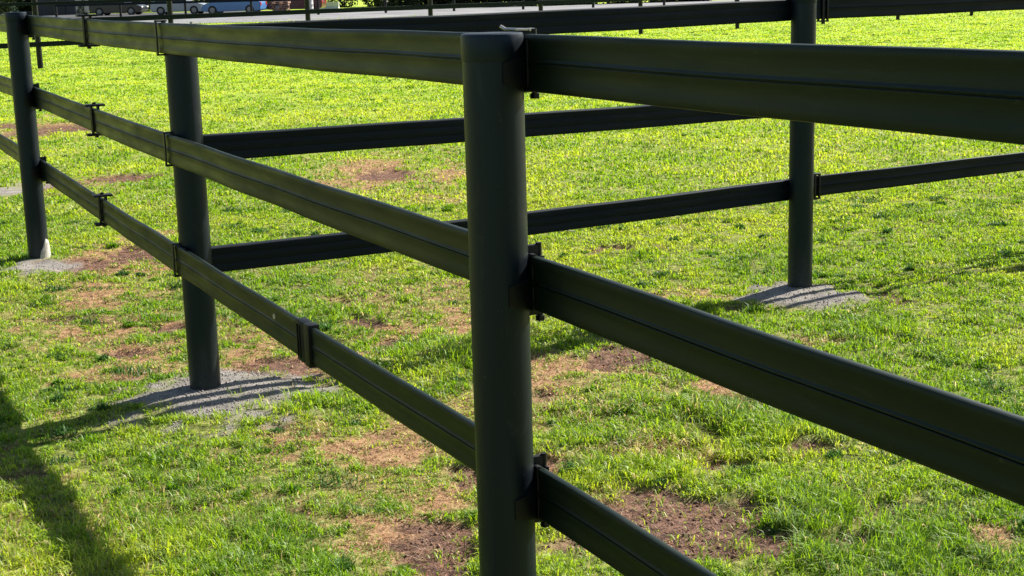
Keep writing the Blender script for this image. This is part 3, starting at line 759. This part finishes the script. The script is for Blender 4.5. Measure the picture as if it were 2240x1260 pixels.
# white concrete barrier
bm = bmesh.new()
prof = [(-.30, 0), (-.30, .10), (-.12, .30), (-.08, .62), (.08, .62), (.12, .30), (.30, .10), (.30, 0)]
A = [bm.verts.new((-1.0, a, b)) for a, b in prof]; B = [bm.verts.new((1.0, a, b)) for a, b in prof]
bm.faces.new(A); bm.faces.new(B[::-1])
for i in range(8): bm.faces.new((A[i], B[i], B[(i+1) % 8], A[(i+1) % 8]))
o = bm_obj('concrete_barrier', bm, plain('whitewashed_concrete', (.5, .5, .48), .8, var=.1), None, Matrix.Translation((-14.0, 116.0, 0)) @ Matrix.Rotation(R(-6), 4, 'Z'))
tag(o, 'low white concrete barrier on the verge right of the brown pallets', 'barrier')
bm = bmesh.new(); lathe(bm, [(.27, 0), (.28, .04), (.28, .28), (.295, .30), (.28, .32), (.28, .58), (.295, .60), (.28, .62), (.28, .86), (.27, .89)], 24)
o = bm_obj('drum', bm, plain('white_drum_plastic', (.42, .43, .43), .45, var=.1), None, Matrix.Translation((-14.15, 107.0, 0)), smooth=40)
tag(o, 'white upright drum standing between the pallets and the low barrier', 'drum')
# shrubs: dense dark leaf clumps with stems
def shrub(x, y, w, h, seed, label, tint, group='shrubs beyond the road', nleaf=3800):
    rr = np.random.RandomState(seed); t = empty('shrub', (x, y, 0), label, 'shrub', group)
    n = nleaf; nc = 13
    cc = np.stack([rr.randn(nc)*w*.24, rr.randn(nc)*w*.16, .10*h+rr.rand(nc)*h*.65], 1); cr = (.18+.16*rr.rand(nc))*max(w, h)
    k = rr.randint(0, nc, n); d = rr.randn(n, 3); d /= np.linalg.norm(d, axis=1)[:, None]
    p = cc[k]+d*(cr[k]*(.55+.5*rr.rand(n)))[:, None]; p[:, 2] = np.clip(p[:, 2], .04, None)
    sz = .07+.10*rr.rand(n); a = rr.randn(n, 3); a /= np.linalg.norm(a, axis=1)[:, None]; b = np.cross(a, rr.randn(n, 3)); b /= np.linalg.norm(b, axis=1)[:, None]
    v = np.stack([p-a*sz[:, None], p+b*sz[:, None]*.55, p+a*sz[:, None], p-b*sz[:, None]*.55], 1).reshape(-1, 3)
    me = fast_mesh('foliage', v, np.arange(n*4), np.full(n, 4)); me.materials.append(M_LEAF)
    c = np.array(tint)*(.5+1.0*rr.rand(n, 1)); c = np.concatenate([c, np.ones((n, 1))], 1)
    ca = me.color_attributes.new('tint', 'FLOAT_COLOR', 'POINT'); ca.data.foreach_set('color', np.repeat(c[:, None], 4, 1).astype(np.float32).ravel())
    o = bpy.data.objects.new('foliage', me); col.objects.link(o); o.parent = t
    bm = bmesh.new()
    for i in range(5): cyl(bm, (0, 0, -.05), (cc[i][0]*.8, cc[i][1]*.8, cc[i][2]), .05, .015, seg=7)
    bm_obj('stem', bm, M_BARK, t, smooth=50)
    return t
M_BARK = plain('bark', (.09, .07, .05), .9, var=.4, scale=8, bump=.6)
DK = (.018, .030, .010)
sh = [(-9.6, 122, 3.0, 2.6, 'dark shrub at the left end of the row beyond the road'), (-7.0, 105.5, 2.9, 2.4, 'dark shrub beside the slim twin trunks beyond the road')]
xs = [-5.2, -3.0, -.8, 1.3, 3.4, 5.4, 7.6, 9.8, 12.2, 14.6]
for i, x_ in enumerate(xs):
    sh.append((x_, 107.0+.1*i+(i % 3)*.5, 3.0+.5*((i*7) % 3), 2.2+.4*((i*5) % 3), 'dark shrub number'))
words = ['lowest', 'second', 'third', 'fourth', 'fifth', 'sixth', 'seventh', 'eighth', 'ninth', 'tenth', 'eleventh', 'twelfth']
for i, (x_, y_, w_, h_, lb) in enumerate(sh):
    if i >= 2: lb = '%s dark green shrub from the left in the row beyond the road' % words[i]
    shrub(x_, y_, w_, h_, 100+i, lb, DK if i % 3 else (.025, .040, .012))
for i, (x_, y_, w_, h_, lb) in enumerate(((-42.6, 133, 3.2, 2.8, 'dark bushy shrub left of the navy shed'), (-33.6, 130, 3.4, 2.6, 'dark bushy shrub between the navy shed and the charcoal hatchback'))):
    shrub(x_, y_, w_, h_, 300+i, lb, DK)

od = ['leftmost', 'second', 'third', 'fourth', 'fifth', 'sixth', 'seventh', 'eighth', 'ninth', 'tenth', 'eleventh', 'rightmost']
for i in range(12):
    shrub(-49+i*3.5, 139-i*1.1+(i % 3)*.8, 4.4, 3.2, 500+i, '%s shrub of the dark row standing behind the parked cars' % od[i], DK if i % 2 else (.022, .036, .011), group='shrubs behind the parked cars', nleaf=3000)
shade_pad = link_mesh('car_shade', [(-46, 116, .03), (-14.5, 106, .03), (-14.5, 111, .03), (-17, 118, .03), (-46, 134, .03)], [(0, 1, 2, 3, 4)], plain('painted_ground_shade', (.05, .05, .055), .9, var=.3, scale=2))  # dark sheet added under the cars; the ground shade is put into its colour
tag(shade_pad, kind='structure')
for px_, py_, lb in ((-5.15, 103.5, 'slim pale pole in front of the dark shrubs, left one of two'), (2.75, 106.0, 'slim pale pole in front of the dark shrubs, right one of two')):
    t = empty('pole', (px_, py_, 0), lb, 'pole', 'slim pale poles')
    bm = bmesh.new(); cyl(bm, (0, 0, 0), (0, 0, 2.6), .035, .03, seg=12); bm_obj('shaft', bm, M_RIM, t, smooth=40)
    bm = bmesh.new(); box(bm, (0, 0, .03), (.22, .22, .06), bev=.01); bm_obj('base', bm, M_RIM, t)


# ------------------------------------------------------------------ small litter
def twig():
    bm = bmesh.new(); pts = [(-.05, 0, 0), (-.02, .006, .004), (.015, -.003, .006), (.05, .004, .002)]
    for i in range(3): cyl(bm, pts[i], pts[i+1], .007-.0015*i, .006-.0015*i, seg=8)
    cyl(bm, pts[1], (.005, .03, .012), .003, .0015, seg=6)
    o = bm_obj('twig', bm, M_WOOD, None, Matrix.Translation((.40, 10.2, .035)) @ Matrix.Rotation(R(-25), 4, 'Z') @ Matrix.Scale(1.3, 4), smooth=60)
    tag(o, 'pale bleached twig lying in the grass just right of the nearest post', 'twig')
twig()
